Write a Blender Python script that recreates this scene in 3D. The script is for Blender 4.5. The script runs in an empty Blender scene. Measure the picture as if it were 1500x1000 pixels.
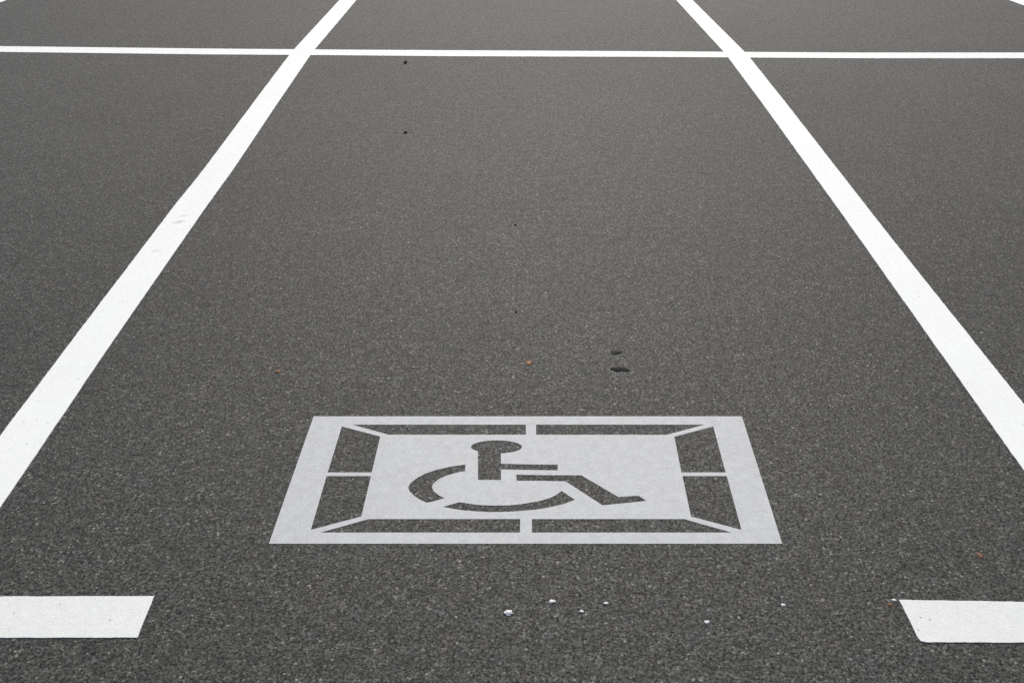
# A parking bay with a painted wheelchair symbol, seen from standing height.  Metres; +Y runs away from the camera.
import bpy, bmesh, math, random
from mathutils import Vector, noise
from mathutils.geometry import tessellate_polygon

PITCH = 0.539277
LEFT_LINE = ([(-1.3502, 7.8907), (-1.4171, 6.2876), (-1.4153, 5.2256), (-1.4109, 4.1916), (-1.4186, 3.7943), (-1.4183, 2.6736), (-1.4162, 2.1606)], [(-1.2163, 7.8907), (-1.2818, 6.2791), (-1.2805, 5.2256), (-1.2753, 4.1916), (-1.2816, 3.7943), (-1.285, 2.6736), (-1.2795, 1.8597)])
RIGHT_LINE = ([(1.2838, 7.8907), (1.3624, 6.2537), (1.3666, 5.2256), (1.3626, 4.1916), (1.3611, 3.7943), (1.3592, 3.4539), (1.3523, 2.6736), (1.3473, 2.0089)], [(1.4124, 7.8907), (1.4995, 6.22), (1.4977, 5.2256), (1.4905, 4.1916), (1.4877, 3.7943), (1.4853, 3.4539), (1.4858, 2.6736), (1.4862, 2.3147)])
CROSS_LINE = ([(-3.3593, 6.439), (-1.9988, 6.3773), (-1.1062, 6.3495), (-0.4416, 6.3356), (0.88, 6.3081), (2.1901, 6.2757), (3.2859, 6.2774)], [(-3.2928, 6.2927), (-1.9591, 6.2318), (-1.0851, 6.21), (-0.4326, 6.1867), (0.8633, 6.1702), (2.1482, 6.1374), (3.2223, 6.1374)])
CORNER_EDGES = ([(-3.9684, 7.7802), (-3.9516, 7.8907)], [(3.8739, 7.8907), (3.9173, 7.6676)])
LEFT_DASH = [(-1.1447, 1.5629), (-0.8, 1.5635), (-0.7976, 1.4443), (-1.0909, 1.4443)]
RIGHT_DASH = [(0.8612, 1.5524), (0.8627, 1.5418), (0.8629, 1.5078), (0.864, 1.4689), (0.8642, 1.449), (0.8665, 1.4354), (0.8769, 1.432), (1.0847, 1.4307), (1.1372, 1.5463)]
STENCIL_OUTER = [(-0.5656, 2.2575), (0.6555, 2.2575), (0.6452, 1.7338), (-0.5804, 1.7338)]
BAND_OPENING = [(-0.4498, 2.2169), (0.0392, 2.2169), (0.0679, 2.2169), (0.5421, 2.2169), (0.5651, 2.2082), (0.5611, 2.0036), (0.5611, 1.9885), (0.5577, 1.7823), (0.5323, 1.7726), (0.0483, 1.7726), (0.0196, 1.7726), (-0.464, 1.7726), (-0.4887, 1.7823), (-0.4845, 1.9885), (-0.4841, 2.0036), (-0.4777, 2.2082)]
PANEL_EDGE = [(-0.3421, 2.1696), (0.0386, 2.1696), (0.0669, 2.1696), (0.4279, 2.1688), (0.4488, 2.1603), (0.4449, 2.0036), (0.4455, 1.9885), (0.4424, 1.8306), (0.4243, 1.8212), (0.0491, 1.8212), (0.02, 1.8212), (-0.3534, 1.8212), (-0.3726, 1.8306), (-0.3685, 1.9885), (-0.3684, 2.0036), (-0.3644, 2.1612)]
FIGURE_BODY = [(-0.0303, 2.0851), (-0.0229, 2.0858), (-0.0158, 2.0868), (-0.0089, 2.0882), (-0.0024, 2.0899), (0.0036, 2.0918), (0.009, 2.0941), (0.0138, 2.0966), (0.018, 2.0993), (0.0214, 2.1021), (0.0241, 2.1052), (0.0259, 2.1083), (0.027, 2.1115), (0.0272, 2.1148), (0.0265, 2.118), (0.025, 2.1212), (0.0227, 2.1243), (0.0196, 2.1273), (0.0157, 2.1301), (0.0111, 2.1328), (0.0059, 2.1352), (0.0, 2.1373), (-0.0064, 2.1392), (-0.0132, 2.1407), (-0.0204, 2.1419), (-0.0279, 2.1428), (-0.0355, 2.1433), (-0.0432, 2.1435), (-0.051, 2.1433), (-0.0586, 2.1427), (-0.066, 2.1418), (-0.0731, 2.1405), (-0.0798, 2.1389), (-0.0861, 2.137), (-0.0918, 2.1348), (-0.0969, 2.1324), (-0.1013, 2.1297), (-0.105, 2.1268), (-0.1079, 2.1238), (-0.11, 2.1207), (-0.1112, 2.1175), (-0.1117, 2.1143), (-0.1112, 2.111), (-0.11, 2.1078), (-0.1079, 2.1047), (-0.105, 2.1017), (-0.1014, 2.0988), (-0.0971, 2.0962), (-0.0921, 2.0937), (-0.0884, 1.9725), (-0.0286, 1.9725), (-0.029, 2.0159), (0.036, 2.0143), (0.1205, 2.0122), (0.1214, 2.0364), (0.0363, 2.0374), (-0.0292, 2.0402)]
FIGURE_LEG = [(0.0111, 1.994), (0.092, 1.9922), (0.1812, 1.9917), (0.2702, 1.9042), (0.3097, 1.9089), (0.3222, 1.9092), (0.3398, 1.8892), (0.229, 1.8729), (0.2257, 1.8743), (0.139, 1.967), (0.0673, 1.969), (0.0121, 1.9694)]
WHEEL_BACK = [(-0.1232, 2.0367), (-0.1419, 2.0332), (-0.1698, 2.0256), (-0.2014, 2.0128), (-0.2284, 1.9981), (-0.2483, 1.9795), (-0.2616, 1.9611), (-0.2658, 1.9496), (-0.2664, 1.9397), (-0.2616, 1.9267), (-0.2486, 1.909), (-0.2328, 1.8946), (-0.2207, 1.8858), (-0.2139, 1.8829), (-0.2051, 1.8848), (-0.1705, 1.9), (-0.1861, 1.9106), (-0.1986, 1.9251), (-0.2043, 1.9374), (-0.2055, 1.9479), (-0.2042, 1.9545), (-0.1992, 1.9644), (-0.1884, 1.9778), (-0.172, 1.9896), (-0.1532, 1.9991), (-0.1363, 2.0056), (-0.1241, 2.0084)]
WHEEL_FRONT = [(-0.1734, 1.8664), (-0.1328, 1.8845), (-0.1204, 1.882), (-0.0995, 1.8767), (-0.0788, 1.8735), (-0.0562, 1.872), (-0.0171, 1.872), (0.0035, 1.8742), (0.0241, 1.8773), (0.0344, 1.8799), (0.0546, 1.8851), (0.078, 1.8922), (0.0954, 1.9006), (0.1081, 1.9089), (0.1179, 1.9181), (0.127, 1.9288), (0.1589, 1.8939), (0.1429, 1.8847), (0.127, 1.8769), (0.1035, 1.8682), (0.0802, 1.8612), (0.0571, 1.8559), (0.034, 1.8529), (0.0137, 1.8503), (-0.0169, 1.8478), (-0.0557, 1.8472), (-0.0945, 1.8503), (-0.1191, 1.8531), (-0.1501, 1.8602)]
WHITE_P = [(-0.0075, 1.5147, 0.0164, 0.0159), (0.0895, 1.5479, 0.0152, 0.0102), (0.1529, 1.5187, 0.0089, 0.009), (0.2089, 1.5428, 0.0106, 0.0081), (0.4227, 1.4872, 0.0104, 0.0117), (0.6006, 1.5378, 0.0105, 0.0081)]
BLACK = [(-0.6611, 6.0406, 0.0254, 0.0795), (-0.5362, 4.7184, 0.0206, 0.0419), (0.0139, 2.8675, 0.0092, 0.0143), (0.0138, 3.584, 0.011, 0.0201)]
TAR = [(0.3304, 2.6084, 0.0324, 0.0247), (0.3314, 2.5061, 0.0462, 0.0253)]
ORANGE = [(0.053, 2.5415, 0.0148, 0.0199), (-0.717, 2.4945, 0.0209, 0.0194), (1.1013, 1.6935, 0.0144, 0.0228), (0.8375, 1.5388, 0.0136, 0.0122)]
SPLASH = [(0.8499, 1.5532, 0.0122, 0.0061)]
SCUFF = [(-1.3501, 3.611, 0.0553, 0.0271), (-1.3487, 3.6728, 0.0392, 0.0174), (-1.3542, 3.343, 0.0364, 0.012)]

S = bpy.context.scene
C = bpy.context.scene.collection
R = math.radians

# ---------------------------------------------------------------- camera
cam_data = bpy.data.cameras.new('camera')
cam_data.sensor_width = 36.0
cam_data.lens = 34.008
cam_data.clip_start = 0.05
cam_data.clip_end = 1500
cam = bpy.data.objects.new('camera', cam_data)
cam.location = (0, 0, 1.6)
cam.rotation_euler = (math.pi / 2 - PITCH, 0, 0)
C.objects.link(cam)
S.camera = cam

# ---------------------------------------------------------------- light: bright haze, sun ahead and a little to the left
SUN_EL, SUN_AZ = R(46), R(4)          # azimuth measured from +Y towards +X
w = bpy.data.worlds.new('World')
S.world = w
w.use_nodes = True
wn = w.node_tree
sky = wn.nodes.new('ShaderNodeTexSky')
sky.sky_type = 'NISHITA'
sky.sun_disc = False
sky.sun_elevation = SUN_EL
sky.sun_rotation = SUN_AZ
sky.air_density = 1.0
sky.dust_density = 4.0
sky.ozone_density = 1.0
bg = wn.nodes['Background']
wn.links.new(sky.outputs[0], bg.inputs[0])
bg.inputs[1].default_value = 0.09
sd = bpy.data.lights.new('sun', 'SUN')
sd.energy = 1.5
sd.angle = R(14)
sd.color = (1.0, 0.992, 0.955)
sun = bpy.data.objects.new('sun', sd)
d = Vector((math.sin(SUN_AZ) * math.cos(SUN_EL), math.cos(SUN_AZ) * math.cos(SUN_EL), math.sin(SUN_EL)))
sun.rotation_euler = d.to_track_quat('Z', 'Y').to_euler()
sun.location = d * 30
C.objects.link(sun)
S.view_settings.view_transform = 'Standard'
S.view_settings.look = 'None'
S.view_settings.gamma = 1
S.view_settings.exposure = 0.54
S.cycles.use_denoising = False
S.cycles.use_adaptive_sampling = False

# ---------------------------------------------------------------- node helpers
def new_mat(name):
    m = bpy.data.materials.new(name)
    m.use_nodes = True
    t = m.node_tree
    b = t.nodes['Principled BSDF']
    return m, t, b

def nd(t, kind, **kw):
    n = t.nodes.new(kind)
    for k, v in kw.items():
        if k in n.inputs: n.inputs[k].default_value = v
        else: setattr(n, k, v)
    return n

def val(t, op, a, b=None, c=None, clamp=False):
    n = t.nodes.new('ShaderNodeMath'); n.operation = op; n.use_clamp = clamp
    for i, x in enumerate((a, b, c)):
        if x is None: continue
        if isinstance(x, (int, float)): n.inputs[i].default_value = x
        else: t.links.new(x, n.inputs[i])
    return n.outputs[0]

def ramp(t, src, stops):
    n = t.nodes.new('ShaderNodeValToRGB')
    e = n.color_ramp.elements
    e[0].position, e[0].color = stops[0][0], (*stops[0][1], 1)
    e[1].position, e[1].color = stops[-1][0], (*stops[-1][1], 1)
    for p, c in stops[1:-1]:
        k = e.new(p); k.color = (*c, 1)
    t.links.new(src, n.inputs[0])
    return n.outputs[0]

def noise_tex(t, pos, scale, detail=2.0, rough=0.5, dist=0.0):
    n = nd(t, 'ShaderNodeTexNoise', Scale=scale, Detail=detail, Roughness=rough, Distortion=dist)
    t.links.new(pos, n.inputs['Vector'])
    return n.outputs['Fac']

def voronoi(t, pos, scale, rand=1.0):
    n = nd(t, 'ShaderNodeTexVoronoi', Scale=scale, Randomness=rand)
    n.voronoi_dimensions = '2D'
    t.links.new(pos, n.inputs['Vector'])
    return n

def mixc(t, fac, a, b, mode='MIX'):
    n = t.nodes.new('ShaderNodeMix'); n.data_type = 'RGBA'; n.blend_type = mode
    if isinstance(fac, (int, float)): n.inputs[0].default_value = fac
    else: t.links.new(fac, n.inputs[0])
    for i, x in ((6, a), (7, b)):
        if isinstance(x, tuple): n.inputs[i].default_value = (*x, 1)
        else: t.links.new(x, n.inputs[i])
    return n.outputs[2]

def sep(t, col):
    n = t.nodes.new('ShaderNodeSeparateColor'); t.links.new(col, n.inputs[0]); return n.outputs

# ---------------------------------------------------------------- materials
def asphalt():
    m, t, b = new_mat('asphalt')
    pos = nd(t, 'ShaderNodeNewGeometry').outputs['Position']
    # jitter the lookup so the stones are not tidy cells
    jit = nd(t, 'ShaderNodeTexNoise', Scale=190.0, Detail=1.0)
    t.links.new(pos, jit.inputs['Vector'])
    off = nd(t, 'ShaderNodeVectorMath'); off.operation = 'SCALE'; off.inputs[3].default_value = 0.004
    t.links.new(jit.outputs['Color'], off.inputs[0])
    add = nd(t, 'ShaderNodeVectorMath'); add.operation = 'ADD'
    t.links.new(pos, add.inputs[0]); t.links.new(off.outputs[0], add.inputs[1])
    p2 = add.outputs[0]
    big = voronoi(t, p2, 175)            # stones of about 6 mm
    small = voronoi(t, p2, 320)          # grit of about 3 mm
    rb = sep(t, big.outputs['Color']); rs = sep(t, small.outputs['Color'])
    # the binder and dust between, three scales of patchiness
    n1 = noise_tex(t, pos, 0.55, 3, 0.6)
    n2 = noise_tex(t, pos, 3.1, 4, 0.65)
    n3 = noise_tex(t, pos, 30.0, 5, 0.75)
    n4 = noise_tex(t, pos, 480.0, 2, 0.6)
    n5 = noise_tex(t, pos, 95.0, 3, 0.65)
    stone = ramp(t, rb[0], [(0, (.036, .036, .035)), (.35, (.060, .060, .058)), (.72, (.088, .088, .084)), (.93, (.135, .134, .128)), (.985, (.21, .207, .20)), (1, (.42, .41, .39))])
    grit = ramp(t, rs[1], [(0, (.034, .034, .033)), (.45, (.062, .062, .060)), (.85, (.104, .103, .098)), (.975, (.18, .178, .17)), (1, (.40, .39, .37))])
    col = mixc(t, 0.50, stone, grit)
    tone = val(t, 'MULTIPLY', val(t, 'ADD', 0.62, val(t, 'MULTIPLY', n1, 0.30)),
               val(t, 'ADD', 0.80, val(t, 'MULTIPLY', n2, 0.44)))
    tone = val(t, 'MULTIPLY', tone, val(t, 'ADD', -0.05, val(t, 'MULTIPLY', n3, 2.1)))
    tone = val(t, 'MULTIPLY', tone, val(t, 'ADD', 0.0, val(t, 'MULTIPLY', n4, 2.0)))
    tone = val(t, 'MULTIPLY', tone, 1.06)
    # soft pool of light at mid-bay, painted into the asphalt tone
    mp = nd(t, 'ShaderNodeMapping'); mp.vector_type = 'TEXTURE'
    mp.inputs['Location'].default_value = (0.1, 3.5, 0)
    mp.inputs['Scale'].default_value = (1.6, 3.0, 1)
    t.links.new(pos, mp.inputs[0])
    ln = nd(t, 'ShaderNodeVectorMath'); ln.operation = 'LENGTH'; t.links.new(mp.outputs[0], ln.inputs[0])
    wear_or_light = nd(t, 'ShaderNodeMapRange'); wear_or_light.interpolation_type = 'SMOOTHSTEP'
    t.links.new(val(t, 'ADD', ln.outputs['Value'], val(t, 'MULTIPLY', n2, 0.7)), wear_or_light.inputs[0])
    for i_, v_ in zip((1, 2, 3, 4), (0.45, 1.5, 1.27, 1.0)): wear_or_light.inputs[i_].default_value = v_
    tone = val(t, 'MULTIPLY', tone, wear_or_light.outputs[0])
    tone = val(t, 'MULTIPLY', tone, val(t, 'ADD', -0.20, val(t, 'MULTIPLY', n5, 2.40)))
    # open pits a few millimetres wide between the stones
    n6 = noise_tex(t, pos, 135.0, 2, 0.55)
    pit = val(t, 'MULTIPLY', val(t, 'SUBTRACT', n6, 0.36), 7.0, clamp=True)
    tone = val(t, 'MULTIPLY', tone, val(t, 'ADD', 0.22, val(t, 'MULTIPLY', pit, 0.84)))
    # the gaps between stones are dark
    gap = val(t, 'SUBTRACT', 1.0, val(t, 'MULTIPLY', val(t, 'SUBTRACT', big.outputs['Distance'], 0.42, clamp=True), 1.4), clamp=True)
    tone = val(t, 'MULTIPLY', tone, gap)
    comb = nd(t, 'ShaderNodeCombineColor')
    for i in range(3): t.links.new(tone, comb.inputs[i])
    col = mixc(t, 1.0, col, comb.outputs[0], 'MULTIPLY')
    # faint rusty and bluish tints in patches a few centimetres wide
    tint = ramp(t, noise_tex(t, pos, 17.0, 3, 0.6), [(0.28, (.90, .97, 1.06)), (.42, (1, 1, 1)), (.62, (1, 1, 1)), (.76, (1.16, .99, .90))])
    col = mixc(t, 0.75, col, tint, 'MULTIPLY')
    # scattered pale chippings polished clean of binder
    chip = voronoi(t, p2, 62)
    rc = sep(t, chip.outputs['Color'])
    k = val(t, 'MULTIPLY', val(t, 'GREATER_THAN', rc[0], 0.965), val(t, 'LESS_THAN', chip.outputs['Distance'], val(t, 'ADD', 0.06, val(t, 'MULTIPLY', rc[1], 0.16))))
    col = mixc(t, val(t, 'MULTIPLY', k, 0.7), col, (.27, .268, .255))
    col = mixc(t, 1.0, col, (1.012, 1.008, .945), 'MULTIPLY')
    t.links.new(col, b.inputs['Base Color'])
    b.inputs['Specular IOR Level'].default_value = 0.15
    t.links.new(val(t, 'ADD', 0.52, val(t, 'MULTIPLY', rs[2], 0.2)), b.inputs['Roughness'])
    # height: rounded stones, grit, noise
    h = val(t, 'ADD', val(t, 'MULTIPLY', val(t, 'SUBTRACT', 0.7, big.outputs['Distance']), 0.9),
            val(t, 'ADD', val(t, 'MULTIPLY', val(t, 'SUBTRACT', 0.7, small.outputs['Distance']), 0.35),
                val(t, 'ADD', val(t, 'MULTIPLY', rb[2], 0.6), val(t, 'MULTIPLY', n4, 0.7))))
    bp = nd(t, 'ShaderNodeBump', Strength=0.55, Distance=0.0016)
    t.links.new(h, bp.inputs['Height']); t.links.new(bp.outputs[0], b.inputs['Normal'])
    return m

def paint(name, base, grain, wear_or_light, scuffs=()):
    """Road paint lying over the stones: slight relief, faint dirt, tiny pinholes where the stone shows."""
    m, t, b = new_mat(name)
    pos = nd(t, 'ShaderNodeNewGeometry').outputs['Position']
    n1 = noise_tex(t, pos, 2.3, 4, 0.6)
    n2 = noise_tex(t, pos, 38.0, 3, 0.65)
    n3 = noise_tex(t, pos, 210.0, 3, 0.7)
    n4 = noise_tex(t, pos, 90.0, 2, 0.5)
    dirt = val(t, 'ADD', val(t, 'MULTIPLY', n1, 0.10), val(t, 'ADD', val(t, 'MULTIPLY', n2, grain), val(t, 'MULTIPLY', n3, grain * 1.6)))
    fac = val(t, 'ADD', 1.0 - 0.05 - grain * 1.3, dirt)
    comb = nd(t, 'ShaderNodeCombineColor')
    for i in range(3): t.links.new(fac, comb.inputs[i])
    col = mixc(t, 1.0, base, comb.outputs[0], 'MULTIPLY')
    warm = ramp(t, noise_tex(t, pos, 9.0, 2, 0.5), [(.35, (1, 1, 1)), (.7, (1.0, .985, .965))])
    col = mixc(t, 0.8, col, warm, 'MULTIPLY')
    pin = voronoi(t, pos, 55)
    pr = sep(t, pin.outputs['Color'])
    hole = val(t, 'MULTIPLY', val(t, 'LESS_THAN', val(t, 'ADD', pin.outputs['Distance'], val(t, 'MULTIPLY', n3, 0.14)), 0.20), val(t, 'GREATER_THAN', pr[0], 1.0 - wear_or_light))
    col = mixc(t, val(t, 'MULTIPLY', hole, 0.55), col, (.16, .155, .15))
    for (x, y, sx, sy) in scuffs:
        mp = nd(t, 'ShaderNodeMapping'); mp.vector_type = 'TEXTURE'
        mp.inputs['Location'].default_value = (x, y, 0.0)
        mp.inputs['Rotation'].default_value = (0, 0, R(24))
        mp.inputs['Scale'].default_value = (sx, sy, 1)
        t.links.new(pos, mp.inputs[0])
        ln = nd(t, 'ShaderNodeVectorMath'); ln.operation = 'LENGTH'; t.links.new(mp.outputs[0], ln.inputs[0])
        k = val(t, 'SUBTRACT', 1.0, ln.outputs['Value'], clamp=True)
        k = val(t, 'MULTIPLY', val(t, 'SUBTRACT', val(t, 'ADD', k, val(t, 'MULTIPLY', n4, 0.9)), 0.75, clamp=True), 1.3, clamp=True)
        col = mixc(t, val(t, 'MULTIPLY', k, 0.6), col, (.33, .33, .33))
    t.links.new(col, b.inputs['Base Color'])
    b.inputs['Roughness'].default_value = 0.62
    b.inputs['Specular IOR Level'].default_value = 0.35
    st = voronoi(t, pos, 170)
    h = val(t, 'ADD', val(t, 'MULTIPLY', st.outputs['Distance'], -0.6), val(t, 'ADD', n3, val(t, 'MULTIPLY', hole, -1.0)))
    bp = nd(t, 'ShaderNodeBump', Strength=0.35, Distance=0.0009)
    t.links.new(h, bp.inputs['Height']); t.links.new(bp.outputs[0], b.inputs['Normal'])
    return m

def grainy(name, a, c, rough, spec=0.4):
    m, t, b = new_mat(name)
    pos = nd(t, 'ShaderNodeNewGeometry').outputs['Position']
    t.links.new(ramp(t, noise_tex(t, pos, 260.0, 3, 0.6), [(.3, a), (.7, c)]), b.inputs['Base Color'])
    b.inputs['Roughness'].default_value = rough
    b.inputs['Specular IOR Level'].default_value = spec
    return m

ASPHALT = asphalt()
WHITE = paint('white_road_paint', (.775, .792, .76), 0.13, 0.025, SCUFF)
DASH = paint('chalky_white_road_paint', (.70, .714, .68), 0.22, 0.04)
GREY = paint('thin_grey_white_paint', (.462, .476, .474), 0.42, 0.0)
QUARTZ = grainy('white_stone', (.62, .61, .57), (.84, .83, .79), 0.55)
SOOT = grainy('black_grit', (.006, .006, .006), (.02, .02, .019), 0.95, 0.05)
BITUMEN = grainy('soft_tar', (.003, .003, .003), (.06, .059, .056), 0.95, 0.05)
OLD_TAR = grainy('dusty_tar', (.012, .012, .011), (.11, .11, .105), 0.95, 0.05)
RUST = grainy('dry_leaf_brown', (.10, .045, .02), (.26, .12, .055), 0.8)

# ---------------------------------------------------------------- mesh helpers
def link_mesh(name, verts, faces, mat, parent=None):
    me = bpy.data.meshes.new(name)
    me.from_pydata(verts, [], faces)
    bm = bmesh.new(); bm.from_mesh(me)
    bmesh.ops.recalc_face_normals(bm, faces=bm.faces)
    bm.to_mesh(me); bm.free()
    me.materials.append(mat)
    o = bpy.data.objects.new(name, me)
    C.objects.link(o)
    if parent: o.parent = parent
    return o

def tag(o, label, cat, group=None):
    o['label'] = label; o['category'] = cat
    if group: o['group'] = group
    return o

def resample(pts, step, closed=False, corner=False):
    out = []
    n = len(pts)
    for i in range(n if closed else n - 1):
        a, b = Vector(pts[i]), Vector(pts[(i + 1) % n])
        k = max(1, int((b - a).length / step))
        for j in range(k): out.append(a.lerp(b, j / k))
    if not closed: out.append(Vector(pts[-1]))
    return out

def rough_edge(pts, amp, seed, closed=False, keep=()):
    """Push each point sideways a millimetre or so: paint over stones never ends in a ruled line."""
    out = []
    n = len(pts)
    for i, p in enumerate(pts):
        a = pts[i - 1] if (closed or i) else pts[i]
        b = pts[(i + 1) % n] if (closed or i < n - 1) else pts[i]
        tg = (b - a)
        if tg.length < 1e-9: out.append(p); continue
        tg.normalize(); nr = Vector((-tg.y, tg.x))
        q = Vector((p.x, p.y, seed * 7.31))
        k = noise.noise(q * 45) * 0.6 + noise.noise(q * 130) * 0.7 + noise.noise(q * 9) * 0.5
        out.append(p + nr * amp * k)
    return out

def plate(name, outer, holes, z0, z1, mat, parent=None, skip=()):
    """A flat sheet with holes and real edges. skip: pairs of points whose edge is a butt joint (no side face)."""
    loops = [[Vector((p[0], p[1], z1)) for p in l] for l in [outer] + list(holes)]
    flat = [v for l in loops for v in l]
    faces = [tuple(f) for f in tessellate_polygon(loops)]
    verts = [tuple(v) for v in flat]
    n = len(verts)
    verts += [(v.x, v.y, z0) for v in flat]
    skips = {frozenset((tuple(a), tuple(b))) for a, b in skip}
    k = 0
    for li, l in enumerate([outer] + list(holes)):
        m = len(l)
        for i in range(m):
            j = (i + 1) % m
            if frozenset((tuple(l[i]), tuple(l[j]))) in skips: continue
            faces.append((k + i, k + j, n + k + j, n + k + i))
        k += m
    o = link_mesh(name, verts, faces, mat, parent)
    for p in o.data.polygons: pass
    return o

def strip(name, left, right, z, mat, amp, seed, step=0.012):
    """A long painted line from two edge polylines with the same number of points."""
    L, Rr = [], []
    for i in range(len(left) - 1):
        a0, a1, b0, b1 = map(Vector, (left[i], left[i + 1], right[i], right[i + 1]))
        k = max(1, int((a1 - a0).length / step))
        for j in range(k):
            L.append(a0.lerp(a1, j / k)); Rr.append(b0.lerp(b1, j / k))
    L.append(Vector(left[-1])); Rr.append(Vector(right[-1]))
    L = rough_edge(L, amp, seed); Rr = rough_edge(Rr, amp, seed + 3)
    verts, faces = [], []
    for a, b in zip(L, Rr):
        verts += [(a.x, a.y, 0), (a.x, a.y, z), (b.x, b.y, z), (b.x, b.y, 0)]
    for i in range(len(L) - 1):
        q, r = i * 4, i * 4 + 4
        for k in range(3): faces.append((q + k, q + k + 1, r + k + 1, r + k))
    faces.append((0, 1, 2, 3)); e = (len(L) - 1) * 4
    faces.append((e, e + 1, e + 2, e + 3))
    return link_mesh(name, verts, faces, mat)

def extend(a, b, d):
    a, b = Vector(a), Vector(b)
    return tuple(a + (a - b).normalized() * d)

# ---------------------------------------------------------------- ground
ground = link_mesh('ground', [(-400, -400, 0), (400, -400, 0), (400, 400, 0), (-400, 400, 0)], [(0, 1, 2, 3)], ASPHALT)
ground['kind'] = 'structure'

# ---------------------------------------------------------------- bay lines
def along(p, d, y):
    p, d = Vector(p), Vector(d)
    return tuple(p + d * ((y - p.y) / d.y))

def bay_line(edges, seed):
    """Carry both edges on: up beyond the picture to the row's far end and back past the camera."""
    l, r = [list(e) for e in edges]
    for e in (l, r):
        far = along(e[0], Vector(e[0]) - Vector(e[1]), 11.6)
        near = along(e[-1], Vector(e[-1]) - Vector(e[-3]), 1.30)
        e.insert(0, far); e.append(near)
    return strip('bay_line', l, r, 0.0026, WHITE, 0.0014, seed)

LINES = 'white lines between the parking bays'
tag(bay_line(LEFT_LINE, 1), 'broad white painted line slanting along the left side of the wheelchair bay', 'painted line', LINES)
tag(bay_line(RIGHT_LINE, 2), 'broad white painted line slanting along the right side of the wheelchair bay', 'painted line', LINES)

def corner_line(a, b, side, seed):
    """The next bay's line, of which only a tip shows in the top corner: near edge through a, b."""
    a, b = Vector(a), Vector(b)
    # meets the other far lines' spread: one bay width beyond its neighbour
    l = LEFT_LINE if side < 0 else RIGHT_LINE
    o = RIGHT_LINE if side < 0 else LEFT_LINE
    mid = lambda e, i: (Vector(e[0][i]) + Vector(e[1][i])) / 2
    far_shift = mid(l, 0) - mid(o, 0); near_shift = mid(l, 1) - mid(o, 1)
    c0 = mid(l, 0) + far_shift; c1 = mid(l, 1) + near_shift
    dr = (c0 - c1).normalized(); nr = Vector((dr.y, -dr.x))
    wdt = 0.064
    # slide sideways until the near edge passes through the measured point
    q = a if side < 0 else b
    off = (q - c0).dot(nr)
    sgn = 1 if side < 0 else -1
    c = c0 + nr * (off - sgn * wdt)
    k = c + dr * ((c1.y - c.y) / dr.y)
    far = c + dr * ((11.6 - c.y) / dr.y)
    bend = mid(l, 2) - mid(l, 4)
    slope = (mid(l, 1) - mid(l, -1)); slope = slope / slope.y
    near = Vector((k.x + (mid(l, -1).x - mid(l, 1).x), mid(l, -1).y))
    L, Rr = [], []
    for p in (far, k, near):
        L.append(tuple(p - nr * wdt)); Rr.append(tuple(p + nr * wdt))
    return strip('bay_line', L, Rr, 0.0026, WHITE, 0.0014, seed)
tag(corner_line(*CORNER_EDGES[0], -1, 3), 'tip of the neighbouring white bay line in the top left corner', 'painted line', LINES)
tag(corner_line(*CORNER_EDGES[1], 1, 4), 'tip of the neighbouring white bay line in the top right corner', 'painted line', LINES)

t_, b_ = [list(e) for e in CROSS_LINE]
for e in (t_, b_):
    e.insert(0, extend(e[0], e[1], 4.5)); e.append(extend(e[-1], e[-3], 4.5))
tag(strip('cross_line', t_, b_, 0.0018, WHITE, 0.0014, 5),
    'long narrow white line crossing the heads of all the bays', 'painted line')

def dash(pts, seed, label, splash=None):
    n = len(pts)
    edge = rough_edge(resample(pts, 0.010, closed=True), 0.0011, seed, closed=True)
    o = plate('dash_mark', [tuple(p) for p in edge], [], 0.0, 0.0022, DASH)
    return tag(o, label, 'painted dash', 'white dashes across the mouth of the bay')
ld = list(LEFT_DASH)
ld[0] = extend(ld[0], ld[1], 0.55); ld[3] = extend(ld[3], ld[2], 0.55)
dash(ld, 6, 'short white block mark in the bottom left corner with a slanted end')
rd = list(RIGHT_DASH)
rd[-1] = extend(rd[-1], rd[0], 0.55); rd[-2] = extend(rd[-2], rd[-3], 0.55)
right_dash = dash(rd, 7, 'short white block mark in the bottom right corner with a rounded lower tip')

# ---------------------------------------------------------------- wheelchair symbol
sym = bpy.data.objects.new('wheelchair_symbol', None)
cx = sum(p[0] for p in STENCIL_OUTER) / 4; cy = sum(p[1] for p in STENCIL_OUTER) / 4
sym.location = (cx, cy, 0)
C.objects.link(sym)
tag(sym, 'grey white painted rectangle with a wheelchair figure left bare in its middle', 'pavement symbol')
loc = lambda pts: [(round(p[0] - cx, 5), round(p[1] - cy, 5)) for p in pts]
BO, PE = loc(BAND_OPENING), loc(PANEL_EDGE)
ZT = 0.0008
pairs = [(1, 2), (3, 4), (5, 6), (7, 8), (9, 10), (11, 12), (13, 14), (15, 0)]
plate('outer_band', loc(STENCIL_OUTER), [BO], 0, ZT, GREY, sym, skip=[(BO[i], BO[j]) for i, j in pairs])
holes = [loc(h) for h in (FIGURE_BODY, FIGURE_LEG, WHEEL_BACK, WHEEL_FRONT)]
plate('centre_panel', PE, holes, 0, ZT, GREY, sym, skip=[(PE[i], PE[j]) for i, j in pairs])
for i, j in pairs:
    q = [BO[i], BO[j], PE[j], PE[i]]
    plate('bridge_strip', q, [], 0, ZT, GREY, sym, skip=[(q[0], q[1]), (q[2], q[3])])

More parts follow.
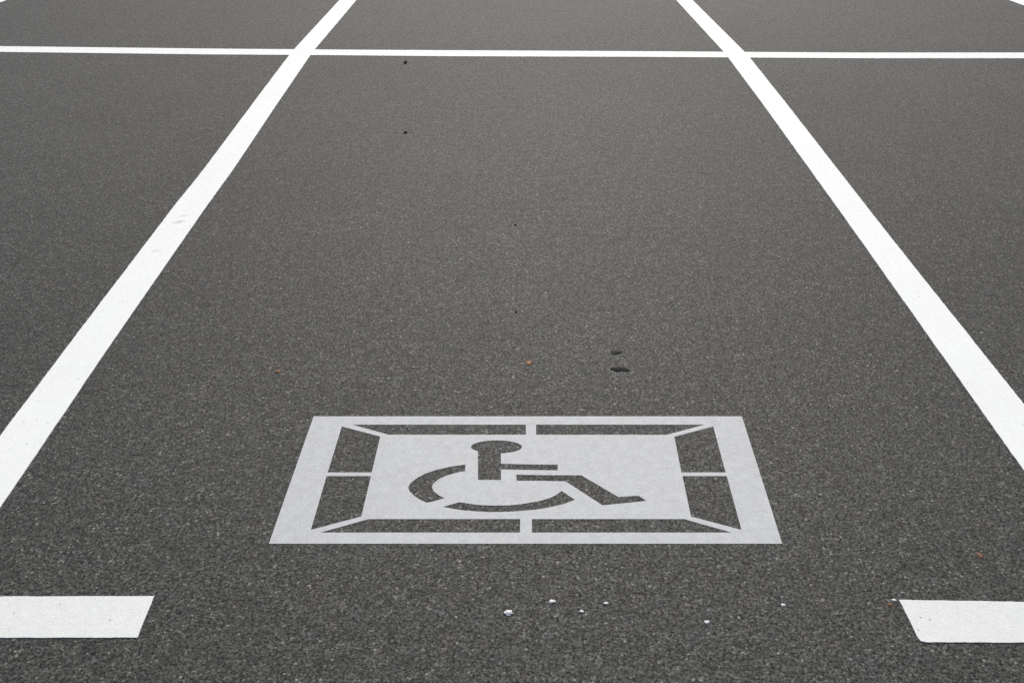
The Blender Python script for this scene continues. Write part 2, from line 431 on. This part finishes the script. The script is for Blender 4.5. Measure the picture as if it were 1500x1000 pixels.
# ---------------------------------------------------------------- loose bits
def lump(name, x, y, sx, sy, h, mat, seed, sink=0.25, jag=0.35, rot=0.0):
    bm = bmesh.new()
    bmesh.ops.create_icosphere(bm, subdivisions=3, radius=1.0)
    for v in bm.verts:
        n = noise.noise(v.co * 1.7 + Vector((seed * 3.7, seed, 0))) + 0.5 * noise.noise(v.co * 4.1 + Vector((seed, 0, 5)))
        v.co *= 1 + jag * n
    cr, sr = math.cos(rot), math.sin(rot)
    for v in bm.verts:
        X, Y, Z = v.co.x * sx / 2, v.co.y * sy / 2, v.co.z * h / 2
        v.co = Vector((X * cr - Y * sr, X * sr + Y * cr, Z))
    zmin = min(v.co.z for v in bm.verts)
    for v in bm.verts: v.co.z -= zmin + h * sink
    me = bpy.data.meshes.new(name); bm.to_mesh(me); bm.free()
    for p in me.polygons: p.use_smooth = True
    me.materials.append(mat)
    o = bpy.data.objects.new(name, me); o.location = (x, y, 0)
    C.objects.link(o)
    return o

white_labels = [
    'largest of the white pebbles lying below the wheelchair symbol',
    'flat white pebble just right of the largest one below the symbol',
    'tiny white pebble below and right of the flat pebble',
    'tiny white chip near the middle of the bottom edge, upper right of the tiny pebble',
    'round white pebble under the right half of the symbol on its own',
    'small white pebble under the right corner of the symbol',
    ]
for i, ((x, y, a, b2), lb) in enumerate(zip(WHITE_P, white_labels)):
    tag(lump('pebble', x, y, a, b2 * 0.9, min(a, b2) * 0.38, QUARTZ, i + 1, sink=0.3, jag=0.6), lb, 'pebble', 'white pebbles scattered in front of the symbol')
black_labels = [
    'black speck of grit lying just below the long cross line',
    'black speck of grit further down the bay below the one at the cross line',
    'black speck of grit in the middle of the bay nearest the symbol',
    'black speck of grit in the middle of the bay above the nearest one']
for i, ((x, y, a, b2), lb) in enumerate(zip(BLACK, black_labels)):
    tag(lump('grit_speck', x, y, a * 0.85, b2 * 0.8, min(a, b2) * 0.35, SOOT, i + 20), lb, 'grit', 'black specks of grit on the bay')
tar_labels = ['fainter upper black tar blot above the symbol', 'darker lower black tar blot just above the symbol']
for i, ((x, y, a, b2), lb) in enumerate(zip(TAR, tar_labels)):
    tag(lump('tar_blot', x, y, a, b2 * 0.9, 0.003, [OLD_TAR, BITUMEN][i], i + 31, sink=0.5, jag=0.8, rot=-0.12), lb, 'tar blot', 'black tar blots on the bay')
ORANGE_LEAF = grainy('orange_leaf', (.22, .09, .035), (.38, .17, .07), 0.8)
LEAF = [(1.1, ORANGE_LEAF), (0.9, RUST), (0.75, RUST), (0.7, RUST)]
leaf_labels = [
    'small orange leaf crumb in the middle of the bay above the symbol',
    'brown leaf crumb up and left of the symbol',
    'brown leaf crumb beside the right edge above the right dash',
    'orange leaf crumb touching the tip of the right dash']
for i, ((x, y, a, b2), lb) in enumerate(zip(ORANGE, leaf_labels)):
    tag(lump('leaf_crumb', x, y, a * LEAF[i][0], b2 * LEAF[i][0], 0.002, LEAF[i][1], i + 40, sink=0.2, jag=0.7), lb, 'leaf crumb', 'leaf crumbs on the asphalt')
x, y, a, b2 = SPLASH[0]
tag(lump('paint_spatter', x, y, a, b2, 0.0025, DASH, 55, sink=0.3, jag=0.6), 'spatter of white paint at the tip of the right dash', 'paint spatter')
